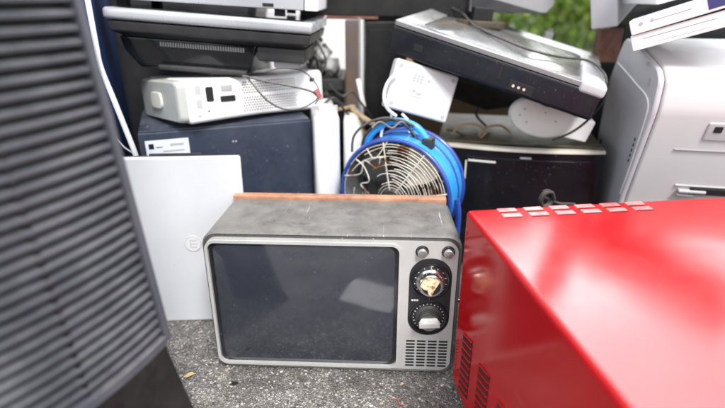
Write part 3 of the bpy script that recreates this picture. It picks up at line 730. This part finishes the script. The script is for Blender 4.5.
BM = Matrix.Translation((.05,1.1015,.5215)) @ Euler((R(2.9),R(15.7),R(-20.8))).to_matrix().to_4x4()
def on_tv(px, py, h=.009):
    o_ = BM.inverted() @ Vector((0,0,CAMZ)); d_ = (BM.inverted() @ at(px,py,1.))-o_
    return BM @ (o_+d_*((BH+h-o_.z)/d_.z))
cable('cable', 'black cable trailing across the dusty screen of the sloping television', [at(452,8,1.36),at(463,14,1.33)]+[on_tv(*p) for p in ((475,26),(500,38),(530,50),(560,57),(585,60))]+[on_tv(597,66,.012),at(606,78,.99),at(604,98,1.0),at(590,118,1.03),at(572,132,1.05),at(552,140,1.06)], .0026, 'wireblack')
cable('cable', 'thin black cable lying over the corner of the pale grey case', [at(630,-14,1.20),at(612,-2,1.26),at(601,9,1.27),at(594,18,1.28),at(590,30,1.31)], .0022, 'wireblack')
wp = thing('adapter_plug', 'small white plug standing at the far edge of the sloping television', 'plug', at(549,38,1.46), (0,10,0))
MB().box(-.010,.010,0,.016,-.012,.016,.003).build('body', 'white', wp); MB().box(-.006,.006,.002,.012,.016,.024,.001).build('tip', 'ltgrey', wp)

pd = thing('pedestal_base', 'black round pedestal base standing on the dusty screen below the dark receiver', 'pedestal', BM @ Vector((.135,.27,BH+.009)), (0,4,0))
MB().prism_z([(.060*math.cos(k*math.pi/14),.045*math.sin(k*math.pi/14)) for k in range(28)],-.012,.004,.003).build('disc', 'dirtymetal', pd)
MB().box(-.024,.024,-.018,.018,.0035,.034,.003).build('neck', 'black', pd)
# dark uprights in the middle
bk = thing('black_panel_set', 'tall black television on edge behind the router box', 'television', (.062,1.36,.0), (0,0,2))
MB().box(-.055,.055,0,.16,0,.570,.006).build('shell', 'black', bk); MB().box(-.045,.045,-.003,0,.02,.55,.001).build('screen', 'black', bk)
pl = thing('steel_post', 'grey brown steel post left of the tall black television', 'post', (-.024,1.34,0))
MB().box(-.020,.020,-.012,.012,0,.574,.003).build('post', mat('painted steel', (.09,.075,.072), .5, var=.3, col2=(.13,.075,.045), c2scale=9), pl)
MB().box(.014,.0195,-.014,-.012,.0,.58).build('edge_strip', 'grey', pl)
# bars and laths
def bar(name, label, a, c, w, h, m, cat):
    a, c = Vector(a), Vector(c); d = c-a; q = d.to_track_quat('X','Z').to_matrix().to_4x4()
    o = MB().box(0,d.length,-w/2,w/2,-h/2,h/2,min(w,h)*.2, mtx=q).build(name, m); o.location = a
    return tag(o, label, cat)
bar('metal_bar','short white bar standing before the tall black television', at(358,79,1.25), at(364,107,1.25), .011,.011,'white','bar')
bar('wooden_lath','pale wooden lath pointing down to the blue fan handle', at(350,109,1.26), at(378,127,1.16), .010,.009,'lath','lath')
bar('metal_bar','black flat bar lying above the round topped white housing', at(318,92,1.30), at(362,118,1.24), .02,.012,'black','bar')
bar('metal_bar','tan edged bar over the top of the white boxes', at(334,110,1.22), at(354,106,1.27), .012,.006,'lath','bar')
bar('metal_bar','grey olive bar half hidden behind the fan handle', at(348,118,1.24), at(372,140,1.20), .014,.012,'amber','bar')
# junk shelf carrying the small stuff: a black crate
cr = thing('plastic_crate', 'black plastic crate in shadow behind the fan, full of small scrap', 'crate', (.12,1.36,0), (0,0,0))
cr.location = (-.19, 1.36, 0)
b = MB()
b.box(-.12,.14,.0,.012,.0,.42,.002); b.box(-.12,.14,.22,.232,0,.42,.002); b.box(-.12,-.108,.012,.22,0,.42,.002); b.box(.128,.14,.012,.22,0,.42,.002); b.box(-.108,.128,.012,.22,.415,.423)
b.build('crate_body', 'black', cr)
b = MB(); b.box(-.12,.14,-.006,.0,.395,.425,.003); b.build('crate_lip', 'dkgrey', cr)
SC = [(-.175,.470,.024,'offwhite','pale scrap lump, lower left of the heap in the bright gap'),(-.130,.466,.026,'dkgrey','dark grey scrap lump, bottom middle of the heap in the bright gap'),(-.088,.468,.024,'ltgrey','grey scrap lump, lower right of the heap in the bright gap'),
 (-.152,.508,.021,'amber','brown scrap lump on the pale and dark grey ones in the bright gap'),(-.110,.506,.022,'white','white scrap lump, second from top in the bright gap'),(-.130,.540,.018,'grey','small grey scrap lump, topmost of the heap in the bright gap')]
for i, (x, z, rr_, m, lb) in enumerate(SC):
    q = bmesh.new(); bmesh.ops.create_icosphere(q, subdivisions=3, radius=rr_)
    for v in q.verts: v.co *= 1+.32*math.sin(v.co.x*170+i)*math.sin(v.co.y*210)*math.cos(v.co.z*190)+rnd.uniform(-.05,.05)
    o = MB()._merge(q).build('scrap', m, wn=False, ang=80); o.location = (x, 1.44, z-.022); tag(o, lb, 'scrap')
# cables
cable('cable', 'grey brown cable looping from the monitor across the console side', [at(243,76,.99),at(252,78,.97),at(268,82,.975),at(290,86,1.0),at(310,91,1.04),at(317,96,1.07)], .0022, 'wiregrey')
cable('cable', 'dark cable drooping in a long curve below the console holes', [at(246,76,.985),at(256,88,.955),at(268,101,.96),at(284,109,.98),at(302,108,1.01),at(316,100,1.06),at(319,93,1.10)], .0019, 'wiregrey')
cable('cable', 'pale grey cable arching over the right end of the console', [at(262,72,1.02),at(285,68,1.06),at(304,72,1.10),at(316,84,1.11),at(320,96,1.09),at(315,104,1.07)], .0017, 'wiregrey')
pg = thing('cable_plug', 'small dull red plug on the cable end at the console right corner', 'plug', at(318,94,1.055), (0,60,20))
MB().box(-.010,.008,-.005,.005,-.005,.005,.002).build('grip', 'plugred', pg); MB().box(.008,.014,-.003,.003,-.003,.003).build('tip', 'chrome', pg)
for i, (p, m, r) in enumerate((([(303,18),(306,40),(312,60),(308,85),(322,100)],'wireblack',.003),([(318,20),(310,38),(304,55),(312,72),(326,88)],'wireblack',.0026),([(306,28),(318,44),(326,62),(320,80),(334,104)],'wiregrey',.0028),([(300,44),(310,52),(318,66),(315,92),(330,112)],'wireblack',.003),([(326,16),(316,34),(322,50),(312,66),(305,90)],'wirewhite',.002))):
    cable('cable', ['black cable hanging leftmost in the bright gap','black cable crossing the bright gap from right to left','grey cable sagging toward the lath in the bright gap','black cable low behind the console end','thin white wire tangled among black cables'][i], [at(a,c,1.22+.02*j+.02*i) for j,(a,c) in enumerate(p)], r, m)
for i, p in enumerate(([(452,134),(460,126),(474,124),(486,131),(480,138)],[(478,136),(488,127),(502,126),(512,135)],[(446,130),(455,131),(468,136),(490,134)])):
    cable('cable', ['tan cable loop on the dirty microwave, leftmost','tan cable loop near the pale stand on the microwave','dark cable lying flat on the dirty microwave'][i], [at(a,c,1.16+.01*i) for a,c in p], .0026, 'wiretan' if i < 2 else 'wireblack')
lo_ = thing('power_cord_coil', 'small dark coil of cord standing behind the red cabinet', 'cord', at(548,200,.88), (0,0,20))
b = MB(); b.tube(smooth_path([(.014*math.cos(a)*1.0,.004*i_/6,.016*math.sin(a)) for i_, a in enumerate([k*math.pi/3 for k in range(15)])],5),.0038,8); b.build('coil', 'wireblack', lo_, wn=False)
b = MB(); b.tube(smooth_path([(.012,.03,-.006),(.025,.0,-.010),(.045,-.006,-.012),(.062,-.004,-.016)],5),.003,8); b.build('tail', 'wireblack', lo_, wn=False)
b = MB(); b.tube([(-.0,.012,-.014),(-.0,.012,-.30)],.004,8); b.build('hanging_cord', 'wireblack', lo_, wn=False)

for i, (p, m, r_, lb) in enumerate((
  ([(352,152),(354,136),(366,124),(384,118),(398,121),(410,130),(416,142)],'wireblack',.0026,'black cable wrapped over the left and top of the blue fan handle'),
  ([(372,128),(380,122),(392,128),(402,122),(414,134),(424,150)],'wiregrey',.0022,'grey cable twisted along the blue fan handle'),
  ([(322,106),(334,98),(346,112),(356,122),(366,138)],'wireblack',.0030,'black cable sagging behind the wooden lath'),
  ([(330,84),(342,96),(352,92),(362,104),(372,118),(380,132)],'wireblack',.0026,'black cable running from the crate toward the router box'),
  ([(470,82),(480,98),(476,114),(486,126)],'wireblack',.0030,'black cable hanging in shadow below the sloping television'))):
    cable('cable', lb, [at(a,c,(.975 if i < 2 else 1.2)+.008*j) for j,(a,c) in enumerate(p)], r_, m)
# junk behind
def appliance(label, loc, w, d, h, m, rz=0, door=True, name='washing_machine', cat='washing machine'):
    t = thing(name, label, cat, loc, (0,0,rz)); MB().box(-w/2,w/2,0,d,.02,h,.012,3).build('cabinet', m, t)
    MB().box(-w/2+.03,w/2-.03,.03,d-.03,0,.021).build('plinth', 'black', t)
    MB().box(-w/2+.01,w/2-.01,-.008,0,h-.13,h-.01,.004).build('control_panel', 'ltgrey', t)
    if door:
        dr = MB().revolve_y(0,h*.50,[(.13,-.02),(.15,-.035),(.19,-.03),(.20,0)],48).build('door', 'grey', t); MB().revolve_y(0,h*.50,[(.0001,-.02),(.13,-.02),(.13,-.005)],40).build('door_glass', 'blackgloss', dr)
    b = MB(); [b.cyl_y(x,h-.07,-.03,-.008,.022,20) for x in (w*.3,w*.4)]; b.build('knob', 'grey', t)
    return t
appliance('white dishwasher cabinet behind the crate in the bright gap', (-.30,2.05,0), .62,.55,.85,'white',3,False,'dishwasher','dishwasher')
appliance('white washing machine at far right behind the black case', (1.85,2.3,0), .60,.55,.85,'white',-10)
bx2 = thing('cardboard_box', 'open brown cardboard box in shadow behind the sloping television', 'box', (.36,1.78,0), (0,0,5))
M['card'] = mat('cardboard', (.30,.20,.11), .85, var=.15)
b = MB(); b.box(-.25,.25,0,.006,0,.42); b.box(-.25,.25,.34,.346,0,.42); b.box(-.25,-.244,.006,.34,0,.42); b.box(.244,.25,.006,.34,0,.42); b.box(-.244,.244,.006,.34,0,.006); b.build('carton', 'card', bx2)
b = MB(); b.box(-.24,.24,-.10,0,-.002,.002, mtx=Matrix.Translation((0,0,.42)) @ Matrix.Rotation(R(35),4,'X')); b.build('flap', 'card', bx2)

ps = thing('reflection_paper', 'creased white paper sheet added on the asphalt out of frame to reflect in the television screen', 'paper', (.03,.47,.001), (0,0,24))  # added out of view to make the pale reflection in the screen
q = bmesh.new(); bmesh.ops.create_grid(q, x_segments=14, y_segments=10, size=1)
for v in q.verts: v.co = Vector((v.co.x*.075, v.co.y*.052, .003+.0015*math.sin(v.co.x*5)*math.cos(v.co.y*4)))
bmesh.ops.solidify(q, geom=q.faces[:], thickness=.0004)
MB()._merge(q).build('sheet', mat('paper white', (.8,.8,.8), .8, var=.05), ps, wn=False)
for i, (x, y, k, lb) in enumerate(((-.225,.690,0,'broken black plastic chip beside the television left corner'),(-.10,.655,1,'small steel screw lying on the asphalt before the television'),(.06,.648,2,'short twisted red wire offcut on the asphalt'),(-.262,.765,1,'small steel screw near the laptop foot'))):
    if k == 0:
        o = MB().prism_z([(-.006,-.003),(.002,-.005),(.007,.001),(.001,.004),(-.004,.003)],.0,.0022,.0005).build('plastic_chip','black'); c_ = 'plastic chip'
    elif k == 1:
        o = MB().tube([(0,0,.0022),(.011,0,.0015)],.0010,8).cyl_y(0,0,-.0006,.0006,.0026,12, mtx=Matrix.Translation((0,0,.0026)) @ Matrix.Rotation(R(90),4,'Z')).build('loose_screw','chrome'); c_ = 'screw'
    else:
        o = MB().tube(smooth_path([(-.016,0,.0012),(-.006,.005,.0014),(.004,-.003,.0014),(.015,.004,.0012)],5),.0010,6).build('wire_offcut','plugred' if k == 2 else 'wirewhite'); c_ = 'wire offcut'
    o.location = (x,y,.001); o.rotation_euler = (0,0,i*1.3); tag(o, lb, c_)
# dry leaves on the asphalt
for i, (px, py, s, a) in enumerate(((190,377,.011,20),(402,386,.0045,10))):
    y = 0; lo, hi = .3, 1.2
    for _ in range(40):
        y = (lo+hi)/2
        if at(px,py,y).z > 0: lo = y
        else: hi = y
    b = MB(); pl_ = [(-1,0),(-.6,.35),(-.1,.5),(.4,.36),(1,.0),(.5,-.3),(-.1,-.42),(-.6,-.3)]
    q = bmesh.new(); vs = [q.verts.new((x*s, yy*s, .003+.0015*math.sin(x*3)+abs(yy)*s*.35)) for x, yy in pl_]; vs2 = [q.verts.new((v.co.x, v.co.y, v.co.z+.0004)) for v in vs]
    q.faces.new(vs); q.faces.new(vs2)
    for j in range(8): q.faces.new((vs[j],vs[(j+1)%8],vs2[(j+1)%8],vs2[j]))
    o = b._merge(q).build('dry_leaf', 'leafdry', wn=False); o.location = (at(px,py,y).x, y, .001); o.rotation_euler = (0,0,R(a))
    tag(o, ['largest dry tan leaf on asphalt by the black cabinet','tan leaf scrap under the television speaker slots','tiny leaf scrap in front of the television middle','tiny leaf scrap near the television left foot','tiniest leaf scrap by the red cabinet'][i], 'leaf', 'dry leaves on the asphalt')

# ------------------------------------------------------------ trees
def tree(label, x, y, h, w, n, mi, seed):
    rg = random.Random(seed); t = thing('leafy_tree', label, 'tree', (x,y,0), group='trees beyond the pavement')
    b = MB(); b.tube(smooth_path([(0,0,0),(.05,0,h*.25),(-.04,.05,h*.5),(.03,0,h*.8)],4),.10*h/4,8)
    for k in range(7):
        a = rg.uniform(0,6.28); z0 = h*rg.uniform(.2,.6); l = w*.45
        b.tube([(0,0,z0),(l*.5*math.cos(a),l*.5*math.sin(a),z0+h*.12),(l*math.cos(a),l*math.sin(a),z0+h*.26)],.03*h/4,6)
    b.build('trunk', 'bark', t, wn=False)
    cl = [(Vector((rg.gauss(0,.33)*w, rg.gauss(0,.28)*w, h*rg.uniform(.10,.98))), rg.uniform(.16,.34)*w) for _ in range(26)]
    for part in (0,1):
        vs = []; fs = []
        for i in range(n):
            c, r_ = cl[rg.randrange(26)]
            d = Vector((rg.gauss(0,1),rg.gauss(0,1),rg.gauss(0,1))).normalized()
            p = c+d*r_*rg.uniform(.55,1.08); 
            if p.z < .08: p.z = .08
            u = Vector((rg.gauss(0,1),rg.gauss(0,1),rg.gauss(0,1))).normalized(); v = u.cross(Vector((rg.gauss(0,1),rg.gauss(0,1),rg.gauss(0,1)))).normalized()
            s = rg.uniform(.03,.06); k = len(vs)
            vs += [p-u*s, p-v*s*.45, p+u*s, p+v*s*.45]; fs.append((k,k+1,k+2,k+3))
        me = bpy.data.meshes.new('crown'); me.from_pydata(vs, [], fs); me.materials.append(M['leaf%d'%((mi+part) % 3)])
        o = bpy.data.objects.new('crown', me); C.objects.link(o); o.parent = t
TL = [('dark green bushy tree, tall, between the sloping television and grey case',1.9,7.2,3.4,2.0,0),('yellow green young tree showing right of the grey box',3.45,6.6,2.2,2.0,1),
 ('green tree beyond the pavement behind the printer',5.0,8.5,4.2,2.8,0),('light green tree far left beyond the blue cabinet',-4.6,8.0,3.8,2.6,1),
 ('dark tree beyond the white washing machine',-1.6,9.0,4.0,2.8,0),('tall green tree behind the yellow green young one',3.4,9.6,4.6,3.0,2),('small pale tree at the middle of the row',.4,8.4,3.0,2.2,1),
 ('broad dark tree at the far right end',8.4,9.5,4.4,3.4,0),('broad dark tree at the far left end',-8.0,9.4,4.2,3.4,0)]
for i, (lb, x, y, h, w, mi) in enumerate(TL): tree(lb, x, y, h, w, 5000, mi, 11+i)

# ------------------------------------------------------------ light, sky, camera
w = bpy.data.worlds.new('World'); scn.world = w; w.use_nodes = True
nt = w.node_tree; N = nt.nodes; L = nt.links; bg = N['Background']
sky = N.new('ShaderNodeTexSky'); sky.sky_type = 'NISHITA'; sky.sun_disc = False
SE, SA = 50, 158      # sun elevation, azimuth (deg, clockwise from +Y)
sky.sun_elevation = R(SE); sky.sun_rotation = R(SA); sky.air_density = 1.; sky.dust_density = 2.
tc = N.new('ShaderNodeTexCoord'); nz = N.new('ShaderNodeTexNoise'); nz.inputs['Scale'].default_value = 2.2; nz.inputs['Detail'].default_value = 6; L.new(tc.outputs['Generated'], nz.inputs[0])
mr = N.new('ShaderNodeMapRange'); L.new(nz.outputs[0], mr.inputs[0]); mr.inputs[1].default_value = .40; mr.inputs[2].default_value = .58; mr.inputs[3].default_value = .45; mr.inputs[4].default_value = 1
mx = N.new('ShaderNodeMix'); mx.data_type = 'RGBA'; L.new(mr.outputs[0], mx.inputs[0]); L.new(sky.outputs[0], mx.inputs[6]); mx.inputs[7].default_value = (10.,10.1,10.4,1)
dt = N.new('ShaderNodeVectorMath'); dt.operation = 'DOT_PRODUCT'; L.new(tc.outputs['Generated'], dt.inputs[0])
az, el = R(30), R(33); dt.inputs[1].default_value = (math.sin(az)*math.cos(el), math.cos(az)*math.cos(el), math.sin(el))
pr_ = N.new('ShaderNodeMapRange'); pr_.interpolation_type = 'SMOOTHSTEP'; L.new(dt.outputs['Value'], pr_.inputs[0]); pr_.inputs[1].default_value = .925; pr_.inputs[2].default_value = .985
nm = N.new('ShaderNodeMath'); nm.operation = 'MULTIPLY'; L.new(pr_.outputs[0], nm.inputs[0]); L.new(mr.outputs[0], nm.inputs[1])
m2 = N.new('ShaderNodeMix'); m2.data_type = 'RGBA'; L.new(nm.outputs[0], m2.inputs[0]); L.new(mx.outputs[2], m2.inputs[6]); m2.inputs[7].default_value = (62.,63.,65.,1)  # bright sky patch added to put the highlight on the red cabinet top
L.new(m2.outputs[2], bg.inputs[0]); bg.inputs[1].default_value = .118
sl = bpy.data.lights.new('sun', 'SUN'); sl.energy = 2.3; sl.angle = R(14); sl.color = (1,.97,.92)
so = bpy.data.objects.new('sun', sl); C.objects.link(so)
d = Vector((math.sin(R(SA))*math.cos(R(SE)), math.cos(R(SA))*math.cos(R(SE)), math.sin(R(SE))))
so.rotation_euler = d.to_track_quat('Z','Y').to_euler()
cd = bpy.data.cameras.new('camera'); co = bpy.data.objects.new('camera', cd); C.objects.link(co); scn.camera = co
co.location = (0,0,CAMZ); co.rotation_euler = (R(90)-TH,0,0)
cd.sensor_width = 36; cd.lens = 500/725*36; cd.clip_start = .02; cd.clip_end = 2000
cd.dof.use_dof = True; cd.dof.focus_distance = .84; cd.dof.aperture_fstop = 1.8
vs = scn.view_settings; vs.view_transform = 'Standard'; vs.look = 'None'; vs.gamma = 1; vs.use_curve_mapping = False; vs.exposure = .95
